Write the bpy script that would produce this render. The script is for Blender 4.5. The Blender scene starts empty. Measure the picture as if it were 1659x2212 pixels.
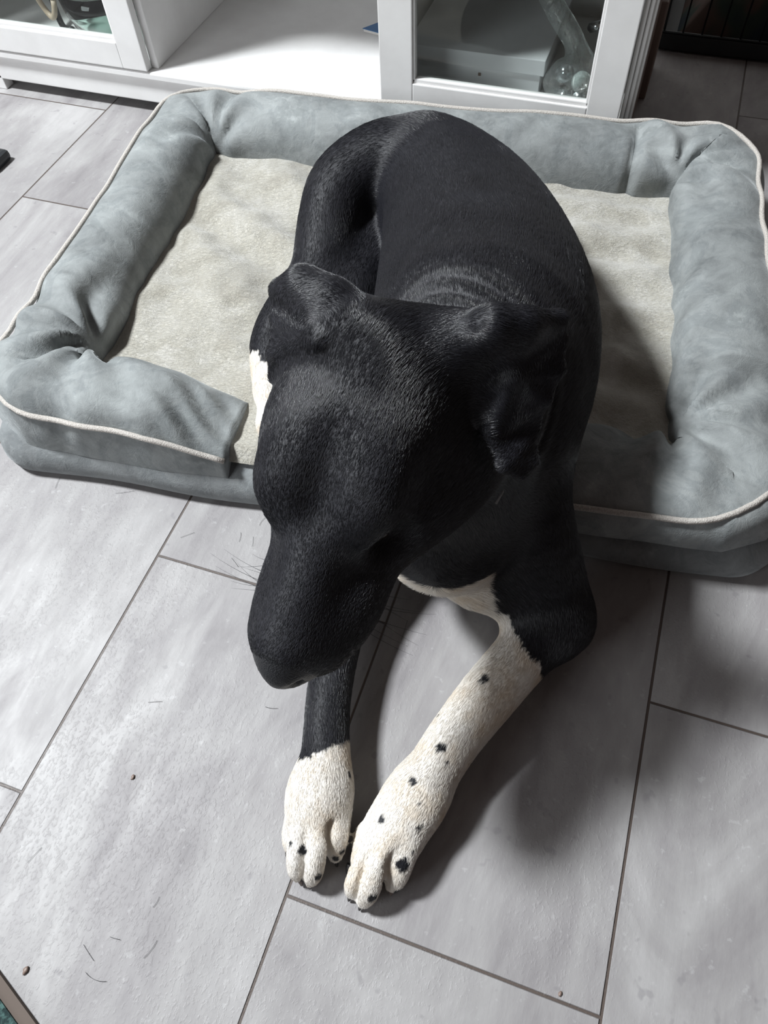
import bpy, bmesh, math, random
import numpy as np
from mathutils import Vector, Matrix
from mathutils.bvhtree import BVHTree as BVHT
random.seed(7); rng = np.random.default_rng(7)
S = bpy.context.scene; C = S.collection
# ------------------------------------------------------------------ camera
CAM_H = .795
ROT = Matrix(((0.9458748739, -0.2511050082, 0.2055893911), (0.3222871294, 0.8011809415, -0.5042222780), (-0.0381015626, 0.5431899983, 0.8387448340)))
FPX = 1597.6; W0, H0 = 1659, 2212
cd = bpy.data.cameras.new('camera'); cam = bpy.data.objects.new('camera', cd); C.objects.link(cam)
cd.sensor_fit = 'HORIZONTAL'; cd.sensor_width = 36; cd.lens = 36*FPX/W0; cd.clip_start = .02
cam.matrix_world = Matrix.Translation((0, 0, CAM_H)) @ ROT.to_4x4()
S.camera = cam
# ------------------------------------------------------------------ light
S.view_settings.view_transform = 'Standard'; S.view_settings.look = 'None'; S.view_settings.gamma = 1
S.view_settings.use_curve_mapping = False; S.view_settings.exposure = .45
wd = bpy.data.worlds.new('room_air'); S.world = wd; wd.use_nodes = True
wd.node_tree.nodes['Background'].inputs[0].default_value = (1, .80, .75, 1)
wd.node_tree.nodes['Background'].inputs[1].default_value = .048
def area(name, loc, target, size, power, col, sy=None):
    l = bpy.data.lights.new(name, 'AREA'); l.energy = power; l.color = col
    l.shape = 'RECTANGLE'; l.size = size; l.size_y = sy or size
    o = bpy.data.objects.new(name, l); C.objects.link(o); o.location = loc
    o.rotation_euler = (Vector(target)-Vector(loc)).to_track_quat('-Z', 'Y').to_euler(); return o
area('window_light', (-2.15, .32, 2.93), (-.1, .5, .1), .46, 165, (.93, .97, 1))
area('rear_sheen_light', (-.9, 3.2, 2.3), (-.2, .6, .1), .9, 11, (.80, .90, 1))  # added rear lamp for sheen on floor and back, not a known window

area('front_fill_light', (-1.9, -1.7, 1.25), (-.3, 1.2, .2), 1.2, 22, (.92, .96, 1))  # added soft fill from front left to brighten the cabinet fronts
# ------------------------------------------------------------------ helpers
def at(px, py, z):                      # point of the place at height z on a sight line
    d = ROT @ Vector((px-W0/2, H0/2-py, -FPX)); return Vector((0, 0, CAM_H)) + d*((z-CAM_H)/d.z)
def depth(w): return -(ROT.transposed() @ (Vector(w)-Vector((0, 0, CAM_H)))).z
def tag(o, label, cat, group=None, kind=None):
    if label: o['label'] = label
    if cat: o['category'] = cat
    if group: o['group'] = group
    if kind: o['kind'] = kind
    return o
def empty(name, loc, rz=0):
    o = bpy.data.objects.new(name, None); C.objects.link(o); o.location = loc; o.rotation_euler = (0, 0, rz); o.empty_display_size = .05
    return o
def link(name, me, mat, parent=None, smooth=True):
    o = bpy.data.objects.new(name, me); C.objects.link(o)
    if mat: me.materials.append(mat)
    if smooth: me.shade_smooth()
    if parent:                            # every builder works in the parent's own frame unless 'world' is asked for
        o.parent = parent
    return o
def world_child(o, parent):
    bpy.context.view_layer.update(); o.parent = parent; o.matrix_parent_inverse = parent.matrix_world.inverted(); return o
def mesh(name, vs, fs, mat, parent=None, smooth=True):
    me = bpy.data.meshes.new(name); me.from_pydata([tuple(map(float, v)) for v in vs], [], fs); me.update()
    return link(name, me, mat, parent, smooth)
def from_bm(name, bm, mat, parent=None, smooth=False):
    me = bpy.data.meshes.new(name); bm.normal_update(); bm.to_mesh(me); bm.free(); return link(name, me, mat, parent, smooth)
def box(bm, a, b, bev=.0):
    t = bmesh.new(); bmesh.ops.create_cube(t, size=1)
    for v in t.verts:
        v.co = Vector([(a[i]+b[i])/2 + v.co[i]*(b[i]-a[i]) for i in range(3)])
    if bev: bmesh.ops.bevel(t, geom=list(t.edges), offset=bev, segments=2, affect='EDGES', profile=.6)
    me = bpy.data.meshes.new('t'); t.to_mesh(me); t.free(); bm.from_mesh(me); bpy.data.meshes.remove(me)
def boxo(name, a, b, mat, parent=None, bev=.0015):
    bm = bmesh.new(); box(bm, a, b, bev); return from_bm(name, bm, mat, parent)
def tube_data(pts, rad, n=10, cap=True):
    pts = [Vector(p) for p in pts]; vs = []; fs = []
    if not hasattr(rad, '__len__'): rad = [rad]*len(pts)
    up = Vector((0, 0, 1)); prev = None
    for i, p in enumerate(pts):
        t = (pts[min(i+1, len(pts)-1)]-pts[max(i-1, 0)]).normalized()
        if prev is None:
            a = t.cross(up)
            if a.length < .1: a = t.cross(Vector((1, 0, 0)))
            a.normalize()
        else: a = (prev - t*prev.dot(t)).normalized()
        prev = a; b = t.cross(a)
        for k in range(n):
            an = 2*math.pi*k/n; vs.append(p+(a*math.cos(an)+b*math.sin(an))*rad[i])
    for i in range(len(pts)-1):
        for k in range(n):
            fs.append((i*n+k, i*n+(k+1) % n, (i+1)*n+(k+1) % n, (i+1)*n+k))
    if cap: fs.append(tuple(range(n))[::-1]); fs.append(tuple(range((len(pts)-1)*n, len(pts)*n)))
    return vs, fs
def tube(name, pts, rad, mat, parent=None, n=10):
    vs, fs = tube_data(pts, rad, n); return mesh(name, vs, fs, mat, parent)
def catmull(pts, k=8):
    pts = [np.array(p, float) for p in pts]; out = []
    P_ = [2*pts[0]-pts[1]]+pts+[2*pts[-1]-pts[-2]]
    for i in range(1, len(P_)-2):
        for j in range(k):
            t = j/k; a, b, c, d = P_[i-1:i+3]
            out.append(.5*((2*b)+(-a+c)*t+(2*a-5*b+4*c-d)*t*t+(-a+3*b-3*c+d)*t**3))
    out.append(pts[-1]); return out
def sstep(a, b, x):
    t = np.clip((x-a)/(b-a), 0, 1); return t*t*(3-2*t)
def vnoise(p, scale, seed=0):             # smooth value noise on numpy points
    p = np.asarray(p, dtype=np.float64)*scale; i = np.floor(p).astype(np.int64); f = p-i; f = f*f*(3-2*f); out = 0
    def h(a):
        n = (a[..., 0]*374761393+a[..., 1]*668265263+a[..., 2]*2147483647+seed*974711) & 0xffffffff
        n = ((n ^ (n >> 13))*1274126177) & 0xffffffff; return ((n ^ (n >> 16)) & 0xffff)/65535.
    for dx in (0, 1):
        for dy in (0, 1):
            for dz in (0, 1):
                w = (f[..., 0] if dx else 1-f[..., 0])*(f[..., 1] if dy else 1-f[..., 1])*(f[..., 2] if dz else 1-f[..., 2])
                out = out + w*h(i+np.array([dx, dy, dz]))
    return out*2-1

# ------------------------------------------------------------------ materials
class NT:
    def __init__(s, name):
        s.m = bpy.data.materials.new(name); s.m.use_nodes = True; s.t = s.m.node_tree; s.b = s.t.nodes['Principled BSDF']
    def n(s, ty, **k):
        x = s.t.nodes.new(ty)
        for a, v in k.items():
            if a.startswith('i_'):
                key = a[2:]; key = int(key) if key.isdigit() else key.replace('_', ' ')
                if isinstance(v, bpy.types.NodeSocket): s.t.links.new(v, x.inputs[key])
                else: x.inputs[key].default_value = v
            else: setattr(x, a, v)
        return x
    def math(s, op, a, b=0., c=0.): return s.n('ShaderNodeMath', operation=op, i_0=a, i_1=b, i_2=c).outputs[0]
    def mix(s, f, a, b): return s.n('ShaderNodeMix', data_type='RGBA', i_0=f, i_6=a, i_7=b).outputs[2]
    def ramp(s, f, stops):
        r = s.n('ShaderNodeValToRGB', i_0=f); e = r.color_ramp.elements
        while len(e) < len(stops): e.new(.5)
        for x, (p, c) in zip(e, stops): x.position = p; x.color = c if len(c) == 4 else (*c, 1)
        return r.outputs[0]
    def noise(s, vec, scale, detail=4, rough=.55, dist=0.): return s.n('ShaderNodeTexNoise', i_Vector=vec, i_Scale=scale, i_Detail=detail, i_Roughness=rough, i_Distortion=dist).outputs[0]
    def obj(s): return s.n('ShaderNodeTexCoord').outputs['Object']
    def mapping(s, vec, sc=(1, 1, 1), rot=(0, 0, 0)): return s.n('ShaderNodeMapping', i_Vector=vec, i_Scale=sc, i_Rotation=rot).outputs[0]
    def bump(s, h, d, st=1., nrm=None):
        b = s.n('ShaderNodeBump', i_Height=h, i_Distance=d, i_Strength=st)
        if nrm: s.t.links.new(nrm, b.inputs['Normal'])
        return b.outputs[0]
    def set(s, **k):
        for a, v in k.items():
            a = a.replace('_', ' ')
            if isinstance(v, bpy.types.NodeSocket): s.t.links.new(v, s.b.inputs[a])
            else: s.b.inputs[a].default_value = v
        return s.m
def plain(name, col, rough=.5, **k):
    n = NT(name); o = n.obj(); f = n.noise(o, 35, 3)
    c = n.mix(n.math('MULTIPLY', f, .5), (*[x*1.05 for x in col], 1), (*[x*.85 for x in col], 1))
    return n.set(Base_Color=c, Roughness=rough, **k)

def mat_floor():
    n = NT('stone_look_tile'); g = n.n('ShaderNodeNewGeometry').outputs['Position']
    xyz = n.n('ShaderNodeSeparateXYZ', i_0=g); x, y = xyz.outputs[0], xyz.outputs[1]
    c = n.math('DIVIDE', n.math('ADD', x, .1427), .3015); k = n.math('FLOOR', c); fx = n.math('FRACT', c)
    par = n.math('MULTIPLY', n.math('FLOORED_MODULO', k, 2.), .5)
    r = n.math('SUBTRACT', n.math('DIVIDE', n.math('SUBTRACT', y, .0331), .598), par); kr = n.math('FLOOR', r); fr = n.math('FRACT', r)
    dx = n.math('MULTIPLY', n.math('MINIMUM', fx, n.math('SUBTRACT', 1., fx)), .3015)
    dy = n.math('MULTIPLY', n.math('MINIMUM', fr, n.math('SUBTRACT', 1., fr)), .598)
    d = n.math('MINIMUM', dx, dy)
    joint = n.math('LESS_THAN', d, .0012)
    gro = n.n('ShaderNodeMapRange', i_0=d, i_1=.0010, i_2=.0018, i_3=0., i_4=1.).outputs[0]
    wn = n.n('ShaderNodeTexWhiteNoise', noise_dimensions='2D', i_Vector=n.n('ShaderNodeCombineXYZ', i_0=k, i_1=kr).outputs[0])
    off = n.n('ShaderNodeVectorMath', operation='SCALE', i_0=wn.outputs['Color'], i_Scale=7.).outputs[0]
    v = n.n('ShaderNodeVectorMath', operation='ADD', i_0=g, i_1=off).outputs[0]
    vs = n.mapping(v, (1, .45, 1))
    big = n.noise(vs, 5., 6, .62, 1.2); mid = n.noise(n.mapping(v, (1, .3, 1)), 32, 6, .65, .3); fine = n.noise(v, 260, 4, .6)
    f = n.math('ADD', n.math('MULTIPLY', big, .66), n.math('MULTIPLY', mid, .34))
    col = n.ramp(f, [(.33, (.185, .173, .178)), (.44, (.25, .238, .24)), (.54, (.305, .295, .293)), (.66, (.385, .376, .373))])
    tone = n.math('MULTIPLY_ADD', wn.outputs['Value'], .12, .94)
    col = n.n('ShaderNodeVectorMath', operation='SCALE', i_0=col, i_Scale=tone).outputs[0]
    speck = n.ramp(n.noise(v, 95, 3, .6), [(.64, (0, 0, 0)), (.72, (1, 1, 1))])
    col = n.mix(n.math('MULTIPLY', speck, .18), col, (.6, .6, .6, 1))
    dk = n.ramp(n.noise(v, 60, 2, .5), [(.26, (1, 1, 1)), (.33, (0, 0, 0))])
    col = n.mix(n.math('MULTIPLY', dk, .35), col, (.16, .15, .16, 1))
    col = n.mix(joint, col, (.085, .065, .055, 1))
    b1 = n.bump(gro, .0012, 1.); 
    pit = n.ramp(n.noise(n.mapping(v, (1, .6, 1)), 330, 4, .6, .2), [(.52, (0, 0, 0)), (.68, (1, 1, 1))])
    msk = n.ramp(n.noise(vs, 9, 3, .5), [(.42, (.15, .15, .15)), (.6, (1, 1, 1))])
    slate = n.math('ADD', n.math('ADD', n.math('MULTIPLY', n.noise(n.mapping(v, (1, .12, 1)), 260, 5, .6, .2), .5), n.math('MULTIPLY', n.math('MULTIPLY', pit, msk), .8)), n.math('MULTIPLY', fine, .25))
    b2 = n.bump(slate, .0006, .38, b1)
    ro = n.ramp(mid, [(.3, (.58, .58, .58)), (.7, (.46, .46, .46))])
    return n.set(Base_Color=col, Roughness=ro, Normal=b2, Specular_IOR_Level=.5)
def mat_velvet(name, c0=(.16, .170, .170), c1=(.285, .302, .300)):
    n = NT(name); o = n.obj()
    a = n.noise(o, 9, 4, .6, 1.2); b = n.noise(o, 34, 5, .65, .8); f = n.math('ADD', n.math('MULTIPLY', a, .65), n.math('MULTIPLY', b, .35))
    col = n.ramp(f, [(.36, c0), (.47, tuple(.5*(x+y) for x, y in zip(c0, c1))), (.6, c1), (.68, tuple(x*1.25 for x in c1))])
    pa = n.ramp(n.noise(o, 13, 5, .72, .7), [(.50, (1, 1, 1)), (.55, (.86, .87, .88)), (.62, (.92, .93, .93)), (.66, (1.12, 1.12, 1.12))])
    col = n.n('ShaderNodeVectorMath', operation='MULTIPLY', i_0=col, i_1=pa).outputs[0]
    fine = n.noise(o, 900, 2, .6); wr = n.noise(o, 45, 5, .7, 1.)
    bm_ = n.bump(fine, .0006, .5, n.bump(wr, .003, .45))
    return n.set(Base_Color=col, Roughness=.85, Normal=bm_, Sheen_Weight=.3, Sheen_Roughness=.35, Sheen_Tint=(.9, .95, .97, 1), Specular_IOR_Level=.2)
def mat_fleece():
    n = NT('plush_fleece'); o = n.obj()
    a = n.noise(o, 12, 5, .65, 1.); b = n.noise(n.mapping(o, (1, 1.6, 1)), 190, 4, .7, 1.5)
    col = n.ramp(n.math('ADD', n.math('MULTIPLY', a, .6), n.math('MULTIPLY', b, .4)), [(.36, (.35, .325, .275)), (.5, (.46, .44, .38)), (.64, (.60, .58, .53))])
    bb = n.bump(b, .0035, .8, n.bump(n.noise(o, 60, 4, .7, 1.), .004, .5))
    return n.set(Base_Color=col, Roughness=.9, Normal=bb, Sheen_Weight=.6, Sheen_Roughness=.4, Specular_IOR_Level=.15)
def mat_cord():
    n = NT('woven_cord'); o = n.obj(); w = n.noise(o, 600, 2, .6)
    return n.set(Base_Color=n.ramp(w, [(.3, (.36, .33, .30)), (.7, (.56, .53, .49))]), Roughness=.85, Normal=n.bump(w, .0012, .9))
def mat_coat(hair):
    n = NT('dog_hair' if hair else 'dog_skin'); o = n.n('ShaderNodeNewGeometry').outputs['Position']
    at_ = n.n('ShaderNodeAttribute', attribute_name='coat').outputs['Fac']
    nz = n.noise(o, 55, 4, .6)
    black = n.ramp(nz, [(.3, (.0100, .0102, .0135)), (.7, (.0155, .0155, .0195))])
    white = n.ramp(n.noise(o, 22, 4, .6), [(.33, (.66, .58, .48)), (.5, (.73, .69, .63)), (.75, (.76, .735, .70))])
    col = n.mix(at_, black, white)
    if hair:
        return n.set(Base_Color=col, Roughness=.30, Specular_IOR_Level=.6)
    ns = n.n('ShaderNodeAttribute', attribute_name='leather').outputs['Fac']
    pig = n.noise(o, 1400, 2, .5)
    bmp = n.bump(n.math('ADD', n.noise(o, 700, 3, .6), n.math('MULTIPLY', n.math('MULTIPLY', n.n('ShaderNodeTexVoronoi', i_Vector=o, i_Scale=900.).outputs[0], ns), 1.6)), .0006, .45)
    return n.set(Base_Color=n.mix(ns, col, (.012, .012, .014, 1)), Roughness=n.math('MULTIPLY_ADD', ns, -.12, .55), Normal=bmp, Specular_IOR_Level=.3)
M = dict(floor=mat_floor(), velvet=mat_velvet('grey_velour'), fleece=mat_fleece(), cord=mat_cord(), hair=mat_coat(True), skin=mat_coat(False),
         base=mat_velvet('grey_velour_base', (.155, .163, .165), (.235, .248, .25)))
def mat_white():
    n = NT('white_lacquer'); o = n.obj(); f = n.noise(o, 14, 4, .6)
    return n.set(Base_Color=n.ramp(f, [(.3, (.70, .69, .68)), (.7, (.77, .765, .755))]), Roughness=.38, Normal=n.bump(n.noise(o, 150, 2), .0003, .3))
M['white'] = mat_white()
def mat_glass():
    n = NT('clear_pane'); tr = n.n('ShaderNodeBsdfTransparent', i_Color=(.95, .97, .96, 1)); gl = n.n('ShaderNodeBsdfGlossy', i_Roughness=.02)
    mx = n.n('ShaderNodeMixShader', i_0=n.math('MULTIPLY_ADD', n.math('POWER', n.n('ShaderNodeLayerWeight', i_Blend=.5).outputs['Facing'], 4.), .6, .03), i_1=tr.outputs[0], i_2=gl.outputs[0]); n.t.links.new(mx.outputs[0], n.t.nodes['Material Output'].inputs[0]); return n.m
M['glass'] = mat_glass()
M['dark'] = plain('black_plastic', (.012, .014, .016), .45)
M['iron'] = plain('black_wire', (.010, .013, .014), .4)
M['grey_card'] = plain('grey_card', (.66, .67, .69), .7)
M['wood'] = plain('brown_side_wood', (.20, .145, .12), .5)
M['blue'] = plain('blue_cover', (.035, .14, .33), .4)
M['paper'] = plain('paper', (.75, .73, .70), .8)
M['claw'] = plain('dark_claw', (.016, .013, .013), .5)
M['palec'] = plain('horn_claw', (.17, .13, .11), .35)
M['eye'] = NT('wet_eye').set(Base_Color=(.012, .007, .004, 1), Roughness=.22, Specular_IOR_Level=.4)
M['steel'] = NT('shiny_steel').set(Base_Color=(.75, .76, .78, 1), Metallic=1., Roughness=.18)
M['wall'] = plain('painted_wall', (.42, .40, .38), .85)
M['film'] = None

# ------------------------------------------------------------------ the setting
bm = bmesh.new(); box(bm, (-3.2, -2.2, -.05), (2.6, 2.6, 0)); fl = from_bm('floor', bm, M['floor']); tag(fl, 'grey stone-look floor tiles laid in staggered rows', 'floor', kind='structure')
bm = bmesh.new(); box(bm, (-3.2, 2.5, 0), (2.6, 2.6, 2.5)); w = from_bm('wall_back', bm, M['wall']); tag(w, 'plain wall behind the white cabinet', 'wall', kind='structure')

# ------------------------------------------------------------------ cabinet
YF = 1.25
def cabinet():
    t = empty('display_cabinet', (-.72, YF+.2, 0)); tag(t, 'white lacquered display cabinet with glass doors and an open middle shelf', 'cabinet')
    def add(name, boxes, mat='white', bev=.002):
        bm = bmesh.new()
        for a, b in boxes: box(bm, a, b, bev)
        return world_child(from_bm(name, bm, M[mat]), t)
    x0, x1 = -1.42, -.03; yb = YF+.42; TOP = .60
    # bottom board whose moulded front edge is the shelf floor of the open middle
    add('bottom_board', [((x0, YF-.012, .068), (x1+.0, yb, .084))], bev=.004)
    add('plinth', [((x0, YF-.004, .022), (x1-.02, YF+.02, .069)), ((x0, YF-.004, .0), (-1.297, YF+.02, .03)), ((-.16, YF-.004, .0), (-.05, YF+.02, .03)),
                   ((x0, yb-.03, 0), (x0+.06, yb, .07)), ((x1-.07, yb-.03, 0), (x1-.01, yb, .07))])
    for xa, xb in ((-.928, -.912), (-.462, -.446)):
        add('divider', [((xa, YF+.006, .084), (xb, yb-.01, TOP-.02))])
    add('back_panel', [((x0, yb-.012, .07), (x1, yb, TOP))])
    add('top_board', [((x0-.012, YF-.02, TOP-.02), (x1+.006, yb+.004, TOP))], bev=.004)
    add('side_panel', [((x0, YF, .03), (x0+.018, yb, TOP-.02))])
    add('side_panel', [((x1-.016, YF+.022, .0), (x1, yb, TOP-.02)), ((x1-.012, yb-.13, .0), (x1+.012, yb, .17))], 'wood', .003)
    add('corner_pilaster', [((-.047, YF-.004, .0), (-.040, YF+.03, TOP-.02)), ((-.040, YF+.002, .0), (-.033, YF+.03, TOP-.02)), ((-.034, YF+.008, .0), (-.028, YF+.034, TOP-.02))], bev=.003)
    def door(xa, xb, yo, ang=0, hinge='l'):
        z0, z1 = .086, TOP-.024; sw = .058; rh = .046; y0, y1 = YF-.014+yo, YF+.004+yo
        bx = [((xa, y0, z0), (xa+sw, y1, z1)), ((xb-sw+.006, y0, z0), (xb, y1, z1)), ((xa+sw, y0, z0), (xb-sw+.006, y1, z0+rh)), ((xa+sw, y0, z1-rh), (xb-sw+.006, y1, z1))]
        # bevelled glazing bead
        e = .007; ga, gb = xa+sw, xb-sw+.006
        bx += [((ga-.001, y0+.004, z0+rh-.001), (gb, y1-.001, z0+rh+e)), ((ga-.001, y0+.004, z1-rh-e), (gb, y1-.001, z1-rh)), ((ga-.001, y0+.004, z0+rh), (ga+e*.6, y1-.001, z1-rh)), ((gb-e*.6, y0+.004, z0+rh), (gb, y1-.001, z1-rh))]
        d = add('door', bx, bev=.0018)
        bm = bmesh.new(); box(bm, (ga, y0+.010, z0+rh), (gb, y0+.013, z1-rh)); g = from_bm('glass_pane', bm, M['glass']); world_child(g, d)
        kb = bmesh.new(); bmesh.ops.create_uvsphere(kb, u_segments=16, v_segments=10, radius=.011)
        for v in kb.verts: v.co += Vector(((xa+.03) if hinge == 'r' else (xb-.03), y0-.016, .36))
        k = from_bm('knob', kb, M['white'], smooth=True); world_child(k, d)
        return d
    door(-.455, -.048, 0, hinge='r'); door(-1.395, -.926, 0)
    return t
cabinet()

# ------------------------------------------------------------------ things in the cabinet
ZS = .0845
def storage_box():
    t = empty('storage_box', (-.31, 1.40, ZS)); tag(t, 'light grey cardboard storage box with lid behind the right glass door', 'box')
    a = boxo('box_body', (-.43, 1.33, ZS), (-.196, 1.55, .136), M['grey_card'], bev=.001); world_child(a, t)
    b = boxo('lid', (-.436, 1.325, .126), (-.189, 1.556, .152), M['grey_card'], bev=.0015); world_child(b, t)
    c = boxo('button', (-.305, 1.3285, .112), (-.300, 1.3305, .117), M['wood'], bev=.0005); world_child(c, t)
storage_box()
def blob_bag():
    t = empty('plastic_bag', (-.135, 1.33, ZS)); tag(t, 'clear plastic bag of shiny metal tins tied with a long twisted neck', 'bag')
    n = NT('clear_film'); o = n.obj(); nz = n.noise(o, 110, 4, .7, 2.5)
    tr = n.n('ShaderNodeBsdfTransparent', i_Color=(.90, .94, .94, 1)); gl = n.n('ShaderNodeBsdfGlossy', i_Roughness=.16, i_Color=(1, 1, 1, 1))
    bmp = n.bump(nz, .01, 1.); n.t.links.new(bmp, gl.inputs['Normal'])
    fr = n.n('ShaderNodeLayerWeight', i_Blend=.5); n.t.links.new(bmp, fr.inputs['Normal'])
    fac = n.math('MULTIPLY_ADD', n.math('POWER', fr.outputs['Facing'], 2.5), .8, .16)
    mx = n.n('ShaderNodeMixShader', i_0=fac, i_1=tr.outputs[0], i_2=gl.outputs[0])
    n.t.links.new(mx.outputs[0], n.t.nodes['Material Output'].inputs[0]); M['film'] = n.m
    c = np.array([-.135, 1.325, .128]); rings = []; prof = [(-.042, .012), (-.036, .034), (-.018, .044), (.006, .046), (.026, .036), (.042, .020)]
    cs = [c+np.array([0, 0, z]) for z, r in prof]; rs = [r for z, r in prof]
    neck = [(-.150, 1.330, .186), (-.172, 1.336, .207), (-.196, 1.345, .232), (-.218, 1.352, .262), (-.228, 1.356, .285)]
    cs += [np.array(p) for p in neck]; rs += [.016, .018, .017, .016, .019]
    vs, fs = tube_data(cs, rs, 28)
    vv = np.array([tuple(v) for v in vs]); nn = vnoise(vv, 45, 3); cc = np.repeat(np.array(cs), 28, 0)
    vv = cc+(vv-cc)*(1+.28*nn[:, None]+.22*vnoise(vv, 130, 8)[:, None]); vv[:, 1] = cc[:, 1]+(vv[:, 1]-cc[:, 1])*.8
    vv[:, 2] = np.maximum(vv[:, 2], ZS+.0005)
    b = mesh('bag_film', vv, fs, M['film']); s = b.modifiers.new('sub', 'SUBSURF'); s.levels = s.render_levels = 2; world_child(b, t)
blob_bag()
def tin(name, loc, r, h, tilt, mat, label):
    bm = bmesh.new(); bmesh.ops.create_cone(bm, cap_ends=True, segments=32, radius1=r, radius2=r*.92, depth=h)
    bmesh.ops.bevel(bm, geom=[e for e in bm.edges if len(e.link_faces) == 2 and e.calc_face_angle(0) > .8], offset=h*.12, segments=2, affect='EDGES')
    o = from_bm(name, bm, mat, smooth=True); o.location = loc; o.rotation_euler = tilt; tag(o, label, 'tin'); return o
M['whitecap'] = plain('milky_cap', (.62, .66, .64), .4)
tin('round_lid', (-.122, 1.300, .139), .0165, .006, (1.15, .15, .2), M['whitecap'], 'round milky white lid in the front of the clear plastic bag')
tin('metal_tin', (-.150, 1.315, .104), .018, .014, (.9, -.4, 0), M['steel'], 'shiny metal tin low in the clear plastic bag, left one')
tin('metal_tin', (-.121, 1.318, .101), .016, .014, (1.2, .5, 0), M['steel'], 'shiny metal tin at the bottom of the plastic bag under the milky lid')
tin('metal_tin', (-.155, 1.322, .138), .015, .012, (1.0, -.9, .3), M['steel'], 'shiny metal tin beside the milky lid, upper left in the bag')
tin('metal_tube', (-.128, 1.45, ZS+.074), .008, .03, (.3, 1.1, 0), M['steel'], 'small brushed metal tube standing behind the plastic bag')
def black_bag():
    cs = [(-.076, 1.39, ZS+.002), (-.078, 1.395, .12), (-.076, 1.40, .17), (-.074, 1.41, .23), (-.072, 1.42, .29)]
    vs, fs = tube_data(cs, [.016, .018, .016, .012, .008], 20); vv = np.array([tuple(v) for v in vs]); cc = np.repeat(np.array(cs), 20, 0)
    vv = cc+(vv-cc)*(1+.35*vnoise(vv, 60, 5))[:, None]; vv[:, 2] = np.maximum(vv[:, 2], ZS+.0005); vv[:, 0] = np.minimum(vv[:, 0], -.056)
    n = NT('black_foil'); b = n.bump(n.noise(n.obj(), 70, 4, .7, 1.), .006, 1.); mt = n.set(Base_Color=(.006, .009, .014, 1), Roughness=.2, Normal=b)
    o = mesh('black_plastic_bag', vv, fs, mt); s = o.modifiers.new('sub', 'SUBSURF'); s.levels = s.render_levels = 2
    tag(o, 'crumpled glossy black plastic bag squeezed against the right door stile', 'bag')
black_bag()
def booklet():
    t = empty('booklet', (-.50, 1.50, ZS), 0); tag(t, 'thin blue covered booklet lying on the open shelf', 'booklet')
    def slab(name, z0, z1, mat, e):
        pts = [(-.580-e, 1.488), (-.470, 1.462-e), (-.470, 1.56), (-.520, 1.57)]
        vs = [(x, y, z0) for x, y in pts]+[(x, y, z1) for x, y in pts]
        fs = [(3, 2, 1, 0), (4, 5, 6, 7)]+[(i, (i+1) % 4, 4+(i+1) % 4, 4+i) for i in range(4)]
        o = mesh(name, vs, fs, mat, smooth=False); world_child(o, t)
    slab('pages', ZS, ZS+.005, M['paper'], -.002); slab('cover', ZS+.005, ZS+.0062, M['blue'], .0)
booklet()
def glass_bowl():
    n = NT('green_glass'); g = n.set(Base_Color=(.80, .92, .88, 1), Roughness=.03, Transmission_Weight=1., IOR=1.48)
    prof = [(.001, .002), (.040, .003), (.062, .018), (.076, .05), (.082, .09), (.079, .09), (.072, .05), (.058, .022), (.036, .009), (.001, .008)]
    vs = []; fs = []; N = 48
    for r, z in prof:
        for k in range(N): a = 2*math.pi*k/N; vs.append((r*math.cos(a), r*math.sin(a), z))
    for i in range(len(prof)-1):
        for k in range(N): fs.append((i*N+k, i*N+(k+1) % N, (i+1)*N+(k+1) % N, (i+1)*N+k))
    o = mesh('glass_bowl', vs, fs, g); o.location = (-1.075, 1.36, ZS); tag(o, 'pale green glass bowl behind the left cabinet door', 'bowl')
    pts = [(-1.185+.018*math.cos(a), 1.33+.004*math.sin(2*a), ZS+.062+.032*math.sin(a)) for a in np.linspace(0, 2*math.pi, 25)]
    o = tube('beige_ring', pts, .0055, plain('beige_plastic', (.45, .36, .27), .5)); tag(o, 'beige oval ring standing beside the glass bowl', 'ring')
    pts = [(-1.23, 1.40, ZS+.1), (-1.205, 1.37, ZS+.05), (-1.18, 1.345, ZS+.009), (-1.15, 1.335, ZS+.009)]
    o = tube('dark_cord', catmull(pts, 6), .006, M['dark']); tag(o, 'dark thin handle leaning behind the beige ring', 'handle')
glass_bowl()

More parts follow.
